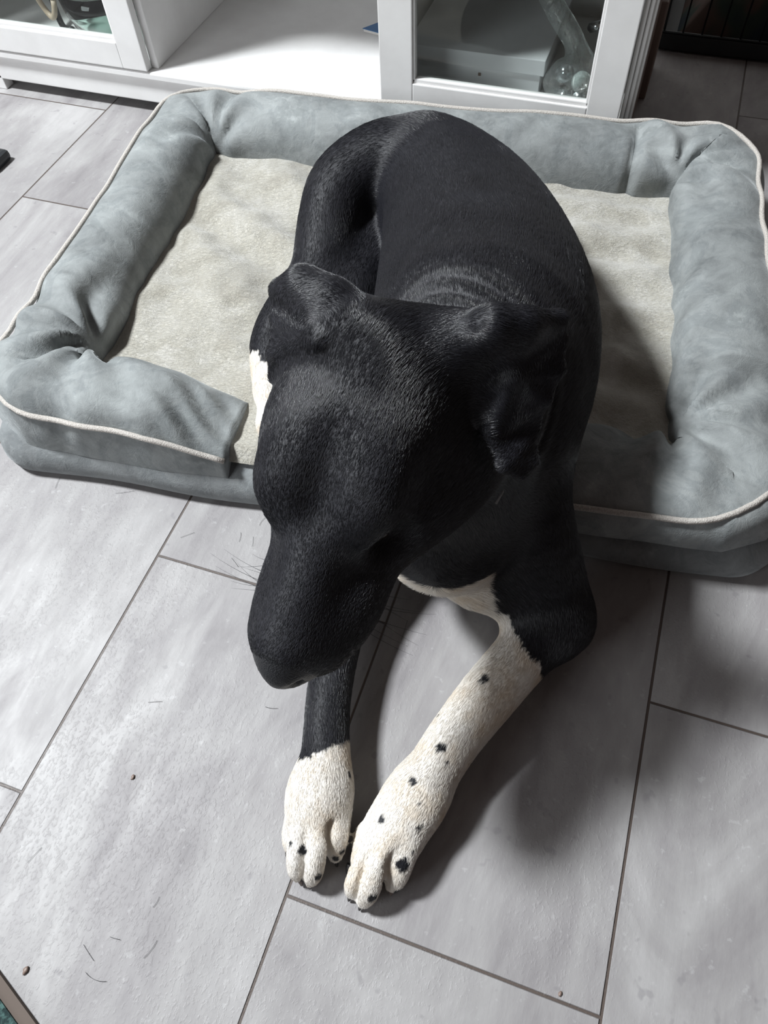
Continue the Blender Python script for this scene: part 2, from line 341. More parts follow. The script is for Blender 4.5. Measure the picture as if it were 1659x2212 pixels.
# ------------------------------------------------------------------ wire crate at the right back
def crate():
    t = empty('wire_crate', (.35, 2.0, 0)); tag(t, 'black wire pet crate on the floor right of the cabinet', 'crate')
    x0, x1, y0, y1, h = -.02, .88, 1.74, 2.34, .62
    bm = bmesh.new(); box(bm, (x0, y0, .004), (x1, y1, .010), .002)
    for a, b in (((x0, y0-.004, .004), (x1, y0+.006, .034)), ((x0, y1-.006, .004), (x1, y1+.004, .034)), ((x0-.004, y0, .004), (x0+.006, y1, .034)), ((x1-.006, y0, .004), (x1+.004, y1, .034))): box(bm, a, b, .002)
    world_child(from_bm('tray', bm, M['dark']), t)
    nb = 25
    for i in range(nb):
        x = x0+.004+(x1-x0-.008)*i/(nb-1); world_child(tube('wire', [(x, y0, .03), (x, y0, h)], .0019, M['iron'], n=6), t)
    for i in range(1, 16):
        y = y0+(y1-y0)*i/16; world_child(tube('wire', [(x0, y, .03), (x0, y, h)], .0019, M['iron'], n=6), t)
    for z in (.036, .20, .42, h):
        vs, fs = tube_data([(x0, y0, z), (x1, y0, z), (x1, y1, z), (x0, y1, z), (x0, y0, z)], .0028, 6); world_child(mesh('rail', vs, fs, M['iron']), t)
    # folded blanket inside
    n = 40; vs = []; fs = []
    for i in range(n):
        for j in range(n):
            u, v = i/(n-1), j/(n-1); e = min(u, 1-u, v, 1-v)*n
            vs.append((x0+.03+(x1-x0-.06)*u, y0+.03+(y1-y0-.06)*v, .012+(.06+.02*math.sin(u*9+v*4)+.012*math.sin(v*17))*min(1, e/3)))
    for i in range(n-1):
        for j in range(n-1): fs.append((i*n+j, (i+1)*n+j, (i+1)*n+j+1, i*n+j+1))
    nt = NT('patterned_blanket'); o = nt.obj(); f = nt.noise(o, 9, 2, .5)
    mt = nt.set(Base_Color=nt.ramp(f, [(.40, (.018, .028, .038)), (.5, (.03, .045, .035)), (.58, (.075, .05, .042))]), Roughness=.95)
    b = mesh('blanket', vs, fs, mt); tag(b, 'dark patterned blanket spread inside the wire crate', 'blanket')
crate()
# things that only touch the picture's edge
bm = bmesh.new(); box(bm, (-1.25, .975, 0), (-1.135, 1.03, .02), .008); o = from_bm('black_case', bm, M['dark']); o.location = (0, 0, 0)
tag(o, 'small black case on the floor left of the dog bed', 'case')
def mat_corner():
    a = at(-60, 2020, .004); b = at(95, 2233, .004)
    d = (b-a).normalized(); nrm = Vector((-d.y, d.x, 0)); nrm = nrm if nrm.x < 0 else -nrm
    t = empty('doormat', (a+nrm*.2)); t.location.z = 0; tag(t, 'dark green doormat with brown border at the lower left corner', 'doormat')
    def strip(name, o0, o1, z, mat):
        L0, L1 = -.35, .35; q = [a+d*L0+nrm*o0, a+d*(L1+.2)+nrm*o0, a+d*(L1+.2)+nrm*o1, a+d*L0+nrm*o1]
        vs = [(p.x, p.y, 0.0005) for p in q]+[(p.x, p.y, z) for p in q]; fs = [(3, 2, 1, 0), (4, 5, 6, 7)]+[(i, (i+1) % 4, 4+(i+1) % 4, 4+i) for i in range(4)]
        world_child(mesh(name, vs, fs, mat, smooth=False), t)
    strip('border', 0, .0105, .006, plain('brown_binding', (.12, .095, .08), .9))
    n = NT('green_pile'); f = n.noise(n.obj(), 130, 3, .6)
    strip('pile', .0105, .4, .008, n.set(Base_Color=n.ramp(f, [(.45, (.012, .028, .028)), (.62, (.06, .12, .11))]), Roughness=.95, Normal=n.bump(f, .004, 1.)))
mat_corner()

# ------------------------------------------------------------------ dog bed (own frame, turned 7 degrees)
BR = math.radians(7.0); cb, sb = math.cos(BR), math.sin(BR)
def bed():
    t = empty('dog_bed', (0, 0, 0), BR); tag(t, 'grey velour dog bed with raised bolster rim and pale fleece middle', 'dog bed')
    U0, U1, V0, V1 = -.672, .338, .474, 1.240
    # base cushion
    def rr(ins, R, n=14):
        a0, a1, b0, b1 = U0+ins, U1-ins, V0+ins-.004, V1-ins; R = max(R-ins, .01); out = []
        for cx, cy, s in ((a1-R, b1-R, 0), (a0+R, b1-R, 1), (a0+R, b0+R, 2), (a1-R, b0+R, 3)):
            for k in range(n): an = math.pi/2*(s+k/(n-1)); out.append((cx+R*math.cos(an), cy+R*math.sin(an)))
        res = []
        for i in range(len(out)):
            p, q = np.array(out[i]), np.array(out[(i+1) % len(out)]); m = max(1, int(np.linalg.norm(q-p)/.02))
            for k in range(m): res.append(p+(q-p)*k/m)
        return res
    prof = [(.03, .0), (.010, .002), (.002, .010), (.0, .022), (.002, .036), (.009, .047), (.018, .053), (.034, .061), (.055, .066)]
    vs = []; fs = []; base = rr(0, .06); N = len(base); cen = np.array([(U0+U1)/2, (V0+V1)/2])
    for ins, z in prof:
        for p in base:
            q = p.copy()
            # inset along the rounded-rectangle normal
            cx = min(max(q[0], U0+.06), U1-.06); cy = min(max(q[1], V0+.056), V1-.06); d = q-np.array([cx, cy]); l = np.linalg.norm(d)
            q = q-d/l*ins if l > 1e-6 else q
            wob = .0025*math.sin(q[0]*23+z*40)+.002*math.sin(q[1]*31)
            vs.append((q[0], q[1]+wob*(z < .06), z))
    for i in range(len(prof)-1):
        for k in range(N): fs.append((i*N+k, i*N+(k+1) % N, (i+1)*N+(k+1) % N, (i+1)*N+k))
    fs.append(tuple(range(N))[::-1]); fs.append(tuple(range((len(prof)-1)*N, len(prof)*N)))
    mesh('base_cushion', vs, fs, M['base'], t)
    # fleece mat
    nu, nv = 260, 200; u = np.linspace(-.60, .27, nu); v = np.linspace(V0+.022, 1.16, nv); UU, VV = np.meshgrid(u, v, indexing='ij')
    P3 = np.stack([UU, VV, 0*UU], -1)
    rip = .0035*np.sin((VV+.03*vnoise(P3, 5, 1))*78+2.2*vnoise(P3, 4, 2))*(sstep(-.25, -.05, UU)*.9+.25)
    diag = .0055*np.sin(((UU*.8+VV*.6)+.05*vnoise(P3, 6, 4))*62)*(1-sstep(-.35, -.15, UU))*sstep(.62, .85, VV)
    fe = sstep(0, .07, 1.115-VV)*sstep(0, .05, UU+.56)*sstep(0, .05, .205-UU); Z = .072+(rip*1.5+diag*1.3)*fe+.005*vnoise(P3, 14, 7)+.003*vnoise(P3, 40, 8)
    Z += .006*sstep(.0, .10, np.minimum(UU+.56, 1.11-VV))
    edge = np.minimum(VV-(V0+.022), .03)/.03; Z = np.maximum(Z+.003, .0695); Z = .060+(Z-.060)*np.clip(edge*1.6+.2, 0, 1)
    vs = np.stack([UU, VV, Z], -1).reshape(-1, 3); fs = [(i*nv+j, (i+1)*nv+j, (i+1)*nv+j+1, i*nv+j+1) for i in range(nu-1) for j in range(nv-1)]
    mesh('fleece_mat', vs, fs, M['fleece'], t)
    # bolster: one long tube round the rim, mitred at the corners
    uL, uR, vB, vF = -.612, .262, 1.170, .546
    path = [(-.328, vF-.008), (uL, vF), (uL, vB), (uR, vB), (uR, vF-.004), (.035, vF-.010)]
    nor = []; seg = []
    for a, b in zip(path[:-1], path[1:]):
        d = np.array(b)-np.array(a); L = np.linalg.norm(d); d /= L; seg.append(L); nor.append(np.array([-d[1], d[0]])*1.)
    # outward side check
    cenp = np.array([(uL+uR)/2, (vB+vF)/2])
    for i, (a, b) in enumerate(zip(path[:-1], path[1:])):
        m = (np.array(a)+np.array(b))/2
        if np.dot(nor[i], m-cenp) < 0: nor[i] = -nor[i]
    S_ = []; cum = 0; tot = sum(seg)
    for i, (a, b) in enumerate(zip(path[:-1], path[1:])):
        m = int(seg[i]/.006)
        for k in range(m+(1 if i == len(seg)-1 else 0)):
            f = k/m; p = np.array(a)*(1-f)+np.array(b)*f; S_.append((p, i, f, cum+f*seg[i]))
        cum += seg[i]
    def mit(i, f):                                        # outward direction turns at the corners
        n = nor[i].copy(); L = seg[i]; r = .0005
        if f < 1e-9 and i > 0: n = nor[i-1]+nor[i]
        return n
    NT_ = 44; vs = []; anl = []
    corner = {1: (0, 1), 2: (1, 2), 3: (2, 3), 4: (3, 4)}
    for (p, i, f, s) in S_:
        w, h = .060, .094
        if i == 2: w = .060+.004*f
        if i == 3: w = .064+.004*f
        if i == 0: w = .064-.004*f
        n = nor[i].copy()
        dS, dE = f*seg[i], (1-f)*seg[i]
        if f == 0 and i > 0: n = nor[i-1]+nor[i]
        endk = 1.
        if i == 0: endk = sstep(-.004, .10, np.float64(dS)); 
        if i == 4: endk = .60-.12*sstep(.0, .2, np.float64(dS)); endk = max(endk, .1)
        if i == 3: h *= 1-.30*sstep(.34, .60, np.float64(dS))
        if i == 4: endk = .70; h = .0808
        hh = h*(.48+.52*endk); ww = w
        if i == 0: ww = w*(.88+.12*endk)
        if i == 4: ww = .068
        for j in range(NT_):
            a = math.pi*(j/(NT_-1)); ca, sa = math.cos(a), math.sin(a)
            dd = -ww*(abs(ca)**.72)*(1 if ca > 0 else -1); zz = hh*(abs(sa)**.62)
            # the inner side slopes, the outer side stays upright
            if dd < 0: zz *= (1-.16*(abs(dd)/ww)**2)
            q = p.copy()
            if f == 0 and i > 0: q = q+n*dd*1.0
            else:
                q = q+n*dd
                # clip to the mitre plane of the neighbouring stretch
                if i > 0:
                    c0 = np.array(path[i]); m_ = nor[i-1]+nor[i]; m_ = m_/np.linalg.norm(m_); tt = np.array([-m_[1], m_[0]])
                    dirn = (np.array(path[i+1])-c0)/seg[i]
                    if dirn@tt < 0: tt = -tt
                    x = (q-c0)@tt
                    if x < 0: q = q+dirn*(-x/(dirn@tt))
                if i < len(seg)-1:
                    c0 = np.array(path[i+1]); m_ = nor[i+1]+nor[i]; m_ = m_/np.linalg.norm(m_); tt = np.array([-m_[1], m_[0]])
                    dirn = (np.array(path[i])-c0)/seg[i]
                    if dirn@tt < 0: tt = -tt
                    x = (q-c0)@tt
                    if x < 0: q = q+dirn*(-x/(dirn@tt))
            zb = .048+.016*(1. if i == 4 else (float(sstep(.42, .6, np.float64(dS))) if i == 3 else 0)); vs.append((q[0], q[1], zb+zz*(1 if zb < .05 else .86))); m3 = np.array([-n[0]*ca, -n[1]*ca, sa+.15]); anl.append(m3/np.linalg.norm(m3))
    vs = np.array(vs); anl = np.array(anl)
    # round the outer corners
    R = .075
    for cx, cy, sx, sy in ((uL-.058+R, vB+.064-R, -1, 1), (uR+.064-R, vB+.064-R, 1, 1), (uL-.058+R, vF-.058+R, -1, -1), (uR+.064-R, vF-.066+R, 1, -1)):
        qx = (vs[:, 0]-cx)*sx; qy = (vs[:, 1]-cy)*sy; msk = (qx > 0) & (qy > 0); l = np.hypot(qx, qy)+1e-9; k = np.where(msk, np.maximum(qx, qy)/l, 1)
        vs[:, 0] = np.where(msk, cx+sx*qx*k, vs[:, 0]); vs[:, 1] = np.where(msk, cy+sy*qy*k, vs[:, 1])
    nS = len(S_); G = vs.reshape(nS, NT_, 3)
    # piping line before wrinkles
    jps = np.zeros(nS, dtype=int)
    for k_, (p, i, f, s) in enumerate(S_):
        jps[k_] = round({0: 36, 1: 36-6*float(sstep(0, .12, np.float64(f*seg[1]))), 2: 30, 3: 30+5*float(sstep(.48, .60, np.float64(f*seg[3]))), 4: 35}[i])
    jp = 30
    # surface normals for puckers and wrinkles
    du = np.gradient(G, axis=0); dv = np.gradient(G, axis=1); nn = np.cross(du, dv); nn /= (np.linalg.norm(nn, axis=2, keepdims=True)+1e-9)
    nn = anl.reshape(nS, NT_, 3)
    disp = .0035*vnoise(G, 9, 11)+.0018*vnoise(G, 26, 12)
    tt = np.linspace(0, 1, NT_)[None, :]
    def pucker(u0, v0, rad, amp, freq, ph=0):             # folds fanning out of an inner corner
        dx = G[..., 0]-u0; dy = G[..., 1]-v0; r = np.hypot(dx, dy); an = np.arctan2(dy, dx)
        return amp*np.sin(an*freq+ph+3*vnoise(G, 12, 5))*np.exp(-(r/rad)**2)*sstep(.004, .03, r)
    disp += pucker(-.555, .628, .12, .0100, 9)+pucker(.20, .628, .13, .0085, 9, 1)+pucker(-.55, 1.11, .10, .0070, 7, 2)+pucker(.20, 1.11, .11, .0090, 7, .5)+.006*np.sin((G[..., 0]*.7+G[..., 1]*1.)*170+2*vnoise(G, 15, 9))*np.exp(-((G[..., 0]+.38)/.05)**2)*sstep(.475, .50, G[..., 1])*(1-sstep(.55, .59, G[..., 1]))*(G[..., 1] < .65)
    # cross folds on the right and left arms
    sR = np.exp(-((G[..., 0]-.26)/.09)**2)*sstep(.6, .7, G[..., 1])*(1-sstep(.93, 1.05, G[..., 1])); disp += .0030*np.sin(G[..., 1]*70+6*vnoise(G, 8, 3))*sR
    # one deep crease in the back arm, near the right corner
    xc = G[..., 0]-(.13+.05*(G[..., 1]-1.12)*6*.3); cr = np.exp(-(xc/.007)**2)*sstep(1.08, 1.12, G[..., 1])*(1-sstep(1.18, 1.215, G[..., 1])); disp -= .013*cr
    disp += .005*np.exp(-((xc-.02)/.018)**2)*sstep(1.08, 1.12, G[..., 1])*(1-sstep(1.18, 1.22, G[..., 1]))
    # stitched mitre seams are slightly sunk
    for (p, i, f, s), k in zip(S_, range(nS)):
        if f == 0 and i in (1, 2, 3, 4): disp[k] -= .003
    # fabric gathers at the sewn inner and lower edges
    disp *= .25+.75*sstep(.055, .095, G[..., 2])
    G = G+nn*disp[..., None]
    G[..., 2] = np.maximum(G[..., 2], .046)
    vs = G.reshape(-1, 3); fs = [(i*NT_+j, (i+1)*NT_+j, (i+1)*NT_+j+1, i*NT_+j+1) for i in range(nS-1) for j in range(NT_-1)]
    fs.append(tuple(range(NT_))); fs.append(tuple(range((nS-1)*NT_, nS*NT_))[::-1])
    mesh('bolster', vs, fs, M['velvet'], t)
    pp = [tuple(G[k, jps[k]]+nn[k, jps[k]]*.0045) for k in range(0, nS, 2)]
    sm = np.array(pp)
    for _ in range(7): sm[1:-1] = (sm[:-2]+2*sm[1:-1]+sm[2:])/4
    bb_ = BVHT.FromPolygons([tuple(x) for x in vs], [tuple(f_) for f_ in fs[:-2]])
    for k in range(len(sm)):
        h = bb_.find_nearest(Vector(sm[k])); nv_ = h[1] if h[1].dot(Vector(nn[min(2*k, nS-1), jps[min(2*k, nS-1)]])) > 0 else -h[1]; sm[k] = np.array(h[0]+nv_*.0026)
    for _ in range(2): sm[1:-1] = (sm[:-2]+2*sm[1:-1]+sm[2:])/4
    o = tube('piping', [tuple(x) for x in sm], .0036, M['cord'], t, n=8)
    return t
bed()
# DOG_START
# ------------------------------------------------------------------ the dog
VOX = .0028
GO = np.array([-.52, .02, -.004]); GE = np.array([.16, 1.06, .50])
ND = np.ceil((GE-GO)/VOX).astype(int)+1
gx = [GO[i]+VOX*np.arange(ND[i]) for i in range(3)]
D = np.full(ND, .06, dtype=np.float32)
SEG = []                                                   # (a, b, ra, rb, hair length) for the lie of the coat
def _win(lo, hi, pad):
    i0 = np.clip(((lo-pad-GO)/VOX).astype(int), 0, ND-1); i1 = np.clip(((hi+pad-GO)/VOX).astype(int)+2, 1, ND)
    sl = tuple(slice(a, b) for a, b in zip(i0, i1))
    X = np.stack(np.meshgrid(*[gx[k][sl[k]].astype(np.float32) for k in range(3)], indexing='ij'), -1)
    return sl, X
def smin(a, b, k):
    h = np.maximum(k-np.abs(a-b), 0)/k; return np.minimum(a, b)-h*h*k*.25
def cfield(X, a, b, ra, rb, flat=None):
    ab = b-a; L2 = max(float(ab@ab), 1e-10); h = np.clip(((X-a.astype(np.float32))@ab.astype(np.float32))/L2, 0, 1)
    q = X-a.astype(np.float32)-h[..., None]*ab.astype(np.float32)
    if flat is not None:                                   # squash along one axis: (axis, factor)
        ax = np.array(flat[0], dtype=np.float32); ax /= np.linalg.norm(ax); c = q@ax; q = q+ax*(c*(1/flat[1]-1))[..., None]
    d = np.sqrt((q*q).sum(-1))-(ra+h*(rb-ra))
    return d*(.5*(1+flat[1])) if flat is not None else d
def cone(a, b, ra, rb, k=.02, hl=.008, flat=None, sub=False):
    a = np.array(a, float); b = np.array(b, float); R = max(ra, rb)+k+.01
    sl, X = _win(np.minimum(a, b)-R, np.maximum(a, b)+R, .0); d = cfield(X, a, b, ra, rb, flat)
    if sub: D[sl] = -smin(-D[sl], d, k)
    else:
        D[sl] = smin(D[sl], d, k)
        if hl: SEG.append((a, b, ra, rb, hl))
def nodes(lst):                                            # (px, py, height, radius seen in pixels) -> (point, radius)
    out = []
    for px, py, z, r in lst: p = at(px, py, z); out.append((np.array(p), r*depth(p)/FPX))
    return out
def chain(lst, k=.02, hl=.008, spline=4, flat=None):
    nd = nodes(lst) if len(lst[0]) == 4 else lst
    if spline > 1 and len(nd) > 2:
        q = catmull([np.r_[p, r] for p, r in nd], spline); nd = [(x[:3], x[3]) for x in q]
    pts = np.array([p for p, r in nd]); R = max(r for p, r in nd)+k+.012; sl, X = _win(pts.min(0)-R, pts.max(0)+R, .0); T_ = np.full(X.shape[:3], .2, dtype=np.float32)
    for (a, ra), (b, rb) in zip(nd[:-1], nd[1:]):
        a, b = np.array(a, float), np.array(b, float); r_ = max(ra, rb)+k+.012; lo, hi = np.minimum(a, b)-r_, np.maximum(a, b)+r_
        i0 = np.array([max(0, int((lo[q]-X[0, 0, 0, q])/VOX)) for q in range(3)]); i1 = np.array([max(0, int((hi[q]-X[0, 0, 0, q])/VOX)+2) for q in range(3)])
        w_ = tuple(slice(u_, v_) for u_, v_ in zip(i0, i1)); T_[w_] = smin(T_[w_], cfield(X[w_], a, b, ra, rb, flat), .003)
        if hl: SEG.append((a, b, ra, rb, hl))
    D[sl] = smin(D[sl], T_, k)
def tri(a, b, c, th, k=.006, hl=.003):
    a, b, c = [np.array(v, dtype=np.float32) for v in (a, b, c)]
    sl, X = _win(np.minimum(np.minimum(a, b), c)-th-k-.006, np.maximum(np.maximum(a, b), c)+th+k+.006, 0)
    ba, cb_, ac = b-a, c-b, a-c; pa, pb, pc = X-a, X-b, X-c; nor = np.cross(ba, ac)
    dot = lambda u, v: (u*v).sum(-1)
    ins = (np.sign(pa@np.cross(ba, nor))+np.sign(pb@np.cross(cb_, nor))+np.sign(pc@np.cross(ac, nor))) < 2.
    def ed(e, p_): t_ = np.clip((p_@e)/(e@e), 0, 1); r = e*t_[..., None]-p_; return dot(r, r)
    e = np.minimum(np.minimum(ed(ba, pa), ed(cb_, pb)), ed(ac, pc)); f = (pa@nor)**2/(nor@nor)
    d = np.sqrt(np.where(ins, e, f))-th
    D[sl] = smin(D[sl], d, k)
    if hl: SEG.append((a.astype(float), ((b+c)/2).astype(float), th, th, hl))

# trunk, from rump to breast (hair lies from the head to the tail, so each chain runs head to tail)
chain([(960, 1165, .165, 118), (975, 1060, .175, 165), (1035, 900, .19, 215), (1045, 745, .20, 241), (1035, 620, .195, 218), (1005, 500, .185, 176), (955, 415, .18, 140), (930, 385, .175, 120)], k=.022, hl=.009)
chain([(1005, 800, .275, 140), (1010, 700, .262, 140), (1010, 590, .245, 120), (975, 460, .235, 80)], k=.035, hl=.009)   # ridge of the back
# thigh, folded knee, shank and foot of the hind leg on the left
chain([(905, 345, .205, 88), (820, 355, .20, 82), (745, 405, .185, 76), (712, 480, .165, 66), (700, 570, .14, 66), (690, 640, .12, 70)], k=.018, hl=.006)
chain([(690, 640, .115, 72), (640, 680, .11, 66), (600, 740, .10, 56), (590, 800, .098, 46), (590, 850, .095, 38)], k=.02, hl=.005)
chain([(590, 850, .095, 38), (600, 900, .09, 34)], k=.01, hl=.004, spline=1)
for tx_ in (-26, 0, 26): chain([(592+tx_*.6, 880, .092, 17), (598+tx_, 915, .092, 18), (600+tx_, 938, .084, 13)], k=.006, hl=.003)
# far hind leg, folded under the belly
chain([(1080, 470, .14, 100), (1130, 600, .12, 90), (1100, 720, .11, 70)], k=.03, hl=.008)
chain([(900, 380, .12, 90), (850, 470, .115, 85), (790, 580, .11, 80), (760, 660, .11, 80)], k=.02, hl=.006)
# tail
chain([(900, 330, .13, 34), (850, 440, .105, 24), (800, 520, .10, 18), (755, 600, .095, 13)], k=.01, hl=.006)
# near foreleg (right in the picture)
chain([(1085, 950, .19, 140), (1125, 1110, .15, 108), (1170, 1250, .085, 92), (1192, 1335, .052, 82)], k=.022, hl=.007)
chain([(1192, 1335, .052, 82), (1134, 1408, .048, 62), (1054, 1502, .043, 60), (985, 1590, .039, 56), (945, 1650, .036, 55), (900, 1720, .034, 58)], k=.02, hl=.005)
chain([(1080, 1130, .11, 75), (1150, 1280, .07, 50), (1150, 1380, .05, 50)], k=.015, hl=.006)
# far foreleg
chain([(880, 950, .17, 95), (800, 1100, .10, 72), (775, 1230, .055, 56)], k=.03, hl=.007)
chain([(775, 1230, .055, 56), (735, 1370, .046, 48), (712, 1490, .042, 46), (705, 1580, .039, 47), (703, 1640, .037, 51), (692, 1710, .034, 60)], k=.02, hl=.005)
# breast between the legs
chain([(915, 1185, .115, 62), (975, 1210, .105, 68), (1035, 1244, .095, 72), (1072, 1268, .08, 56)], k=.03, hl=.010)

# paws --------------------------------------------------------------
def paw(palm, toes, k=.008):
    chain(palm, k=.02, hl=.004, spline=3, flat=((0, 0, 1), .85))
    for tn in toes: chain(tn, k=k, hl=.003, spline=3)
paw([(900, 1720, .034, 58), (868, 1770, .031, 66), (845, 1808, .027, 66)],
    [[(790, 1802, .026, 20), (774, 1838, .022, 18), (764, 1870, .014, 16)],
     [(806, 1800, .036, 24), (782, 1862, .034, 22), (766, 1905, .024, 20), (760, 1928, .012, 15)],
     [(845, 1805, .040, 30), (818, 1862, .040, 29), (796, 1915, .029, 27), (786, 1942, .014, 20)],
     [(890, 1800, .036, 26), (873, 1845, .036, 25), (860, 1885, .027, 24), (848, 1912, .013, 17)]], k=.005)
paw([(692, 1710, .034, 60), (686, 1752, .031, 64), (685, 1782, .026, 62)],
    [[(642, 1765, .024, 22), (630, 1800, .020, 19), (628, 1832, .013, 15)],
     [(656, 1780, .034, 24), (643, 1830, .034, 21), (640, 1872, .024, 19), (645, 1893, .012, 14)],
     [(690, 1785, .038, 26), (684, 1835, .038, 24), (675, 1882, .026, 22), (669, 1902, .012, 15)],
     [(728, 1760, .034, 24), (730, 1800, .034, 22), (727, 1832, .022, 19), (723, 1852, .011, 13)]], k=.005)
def groove(lst, r=.0016, k=.005):
    q = catmull([np.array(at(*p)) for p in lst], 3)
    for a, b in zip(q[:-1], q[1:]): cone(a, b, r, r, k, 0, sub=True)
groove([(803, 1838, .049), (790, 1868, .044), (776, 1915, .032), (768, 1945, .016)]); groove([(850, 1845, .050), (837, 1872, .046), (833, 1905, .034), (830, 1935, .018)], .0024)
groove([(661, 1800, .046), (658, 1845, .040), (655, 1885, .026), (654, 1912, .012)]); groove([(714, 1768, .048), (708, 1800, .044), (706, 1845, .030), (704, 1870, .014)], .0024)
groove([(634, 1772, .040), (627, 1812, .034), (623, 1845, .022)], .0012); groove([(778, 1815, .042), (765, 1860, .034), (757, 1900, .02)], .0012)
groove([(766, 1730, .035), (760, 1790, .03), (753, 1850, .02), (750, 1880, .012)], .004, .004)
groove([(766, 1745, .015), (760, 1800, .012), (753, 1850, .008)], .005, .004)

# head --------------------------------------------------------------
O_ = np.array(at(812, 672, .447)); N_ = np.array(at(588, 1432, .318)); CP = np.array([0, 0, CAM_H])
F_ = N_-O_; HL = np.linalg.norm(F_); F_ /= HL; mid = (O_+N_)/2; vw = CP-mid; vw /= np.linalg.norm(vw)
U0_ = vw-F_*(vw@F_); U0_ /= np.linalg.norm(U0_); S0_ = np.cross(U0_, F_); right = np.array(ROT @ Vector((1, 0, 0)))
if S0_@right < 0: S0_ = -S0_
ph = math.radians(17); S_A = math.cos(ph)*S0_+math.sin(ph)*U0_; U_A = math.cos(ph)*U0_-math.sin(ph)*S0_; hs = HL/.27
print('head length', HL, 'F', F_, 'S', S_A)
def hp(f, s, u): return O_+(F_*f+S_A*s+U_A*u)*hs
def hc(lst, k=.02, hl=.004, spline=3, flat=None): chain([(hp(f, s, u), r*hs) for f, s, u, r in lst], k, hl, spline, flat)
# each run goes from the nose back, like the hair
hc([(.150, 0, -.056, .046), (.112, 0, -.052, .061), (.075, 0, -.062, .064)], k=.02)
hc([(.125, -.019, -.050, .050), (.090, -.030, -.056, .049), (.060, -.034, -.060, .045)], k=.015)
for s in (-1, 1):
    hc([(.140, s*.026, -.080, .038), (.110, s*.038, -.084, .045), (.070, s*.036, -.090, .046)], k=.022)
    hc([(.154, s*.034, -.021, .016), (.134, s*.037, -.013, .020), (.10, s*.033, -.018, .022), (.07, s*.028, -.034, .026)], k=.02, hl=.003)
    e_ = .004 if s > 0 else 0
    hc([(.252, s*(.015+e_), -.046, .026), (.222, s*(.018+e_*1.5), -.058, .029+e_*.7), (.180, s*(.020+e_*1.5), -.068, .0285+e_), (.140, s*(.022+e_), -.076, .031+e_)], k=.016, hl=.0025)
hc([(.258, 0, -.032, .027), (.230, 0, -.030, .027), (.192, 0, -.032, .027), (.160, 0, -.040, .034), (.130, 0, -.044, .048)], k=.016, hl=.0025)
hc([(.228, 0, -.086, .020), (.180, 0, -.094, .028), (.13, 0, -.104, .034), (.09, 0, -.110, .040)], k=.014, hl=.003)
hc([(.273, 0, -.032, .0225), (.258, 0, -.028, .025)], k=.008, hl=0, spline=1)
chain([(870, 1110, .315, 78), (965, 1025, .310, 96), (990, 920, .320, 105)], k=.03, hl=.005)
cone(at(835, 755, .412), at(1010, 752, .410), .034, .026, .025, 0); cone(at(740, 715, .420), at(690, 665, .425), .026, .018, .02, 0)
# furrow of the forehead, eye hollows, nostrils, mouth line
cone(hp(.155, 0, .006), hp(.095, 0, .022), .006*hs, .006*hs, .020, 0, sub=True)
for s in (-1, 1):
    cone(hp(.162, s*.050, -.034), hp(.158, s*.062, -.038), .011, .011, .012, 0, sub=True)
    cone(hp(.296, s*.011, -.026), hp(.283, s*.017, -.026), .0042, .0032, .004, 0, sub=True)
    pts = [hp(.268, s*.026, -.072), hp(.230, s*.048, -.084), hp(.185, s*.058, -.095), hp(.14, s*.064, -.098)]
    for a, b in zip(pts[:-1], pts[1:]): cone(a, b, .0025, .0025, .006, 0, sub=True)
# eyelids
for s in (-1, 1):
    for q in (-1, 1): pass
# neck
nk = nodes([(1005, 850, .27, 165), (1010, 900, .22, 190)])
hb = [(hp(.075, .005, -.075), .055*hs), ((hp(.045, .025, -.085)), .060*hs)]
chain([hb[0], hb[1], (nk[0][0], nk[0][1]*.95), (np.array(at(1030, 760, .235)), .10)], k=.03, hl=.009)
chain([(hp(.06, 0, -.095), .045*hs), (np.array(at(930, 960, .27)), .075), (np.array(at(960, 1080, .18)), .078)], k=.03, hl=.009)

# ears: thin flaps folded over
def flap(V, F, th=.0032): 
    for f in F: tri(V[f[0]], V[f[1]], V[f[2]], th)
A = lambda x, y, z: np.array(at(x, y, z))
VR = dict(a=A(985, 735, .425), b=A(1065, 705, .440), b2=A(1135, 702, .437), c=A(1208, 690, .428), c2=A(1216, 735, .415), d=A(1212, 800, .400), d2=A(1180, 862, .385), e=A(1154, 930, .360), f=A(1154, 1000, .345), g=A(1130, 1032, .343), h=A(1088, 1008, .356), i=A(1056, 935, .370), j=A(1000, 870, .387), k=A(965, 800, .405), m=A(1110, 810, .408))
FR = ['abk', 'bkm', 'b(b2)m']
flap(VR, [('a', 'b', 'k'), ('b', 'm', 'k'), ('b', 'b2', 'm'), ('b2', 'c', 'm'), ('c', 'c2', 'm'), ('c2', 'd', 'm'), ('d', 'd2', 'm'), ('k', 'm', 'j'), ('j', 'm', 'i'), ('m', 'd2', 'i'), ('d2', 'e', 'i'), ('e', 'h', 'i'), ('e', 'f', 'h'), ('f', 'g', 'h')])
cone(VR['a'], VR['b'], .013, .012, .02, .004); cone(VR['b'], VR['b2'], .011, .009, .014, .004); cone(VR['b2'], VR['c'], .009, .006, .012, .004)
VL = dict(a=A(720, 640, .440), b=A(655, 614, .438), c=A(604, 626, .426), d=A(594, 690, .412), e=A(588, 765, .395), f=A(585, 820, .375), g=A(640, 800, .40), h=A(690, 740, .430))
flap(VL, [('a', 'b', 'h'), ('b', 'c', 'h'), ('c', 'd', 'h'), ('d', 'e', 'h'), ('e', 'g', 'h'), ('e', 'f', 'g')])
cone(VL['a'], VL['b'], .012, .010, .02, .004); cone(VL['b'], VL['c'], .010, .006, .012, .004)

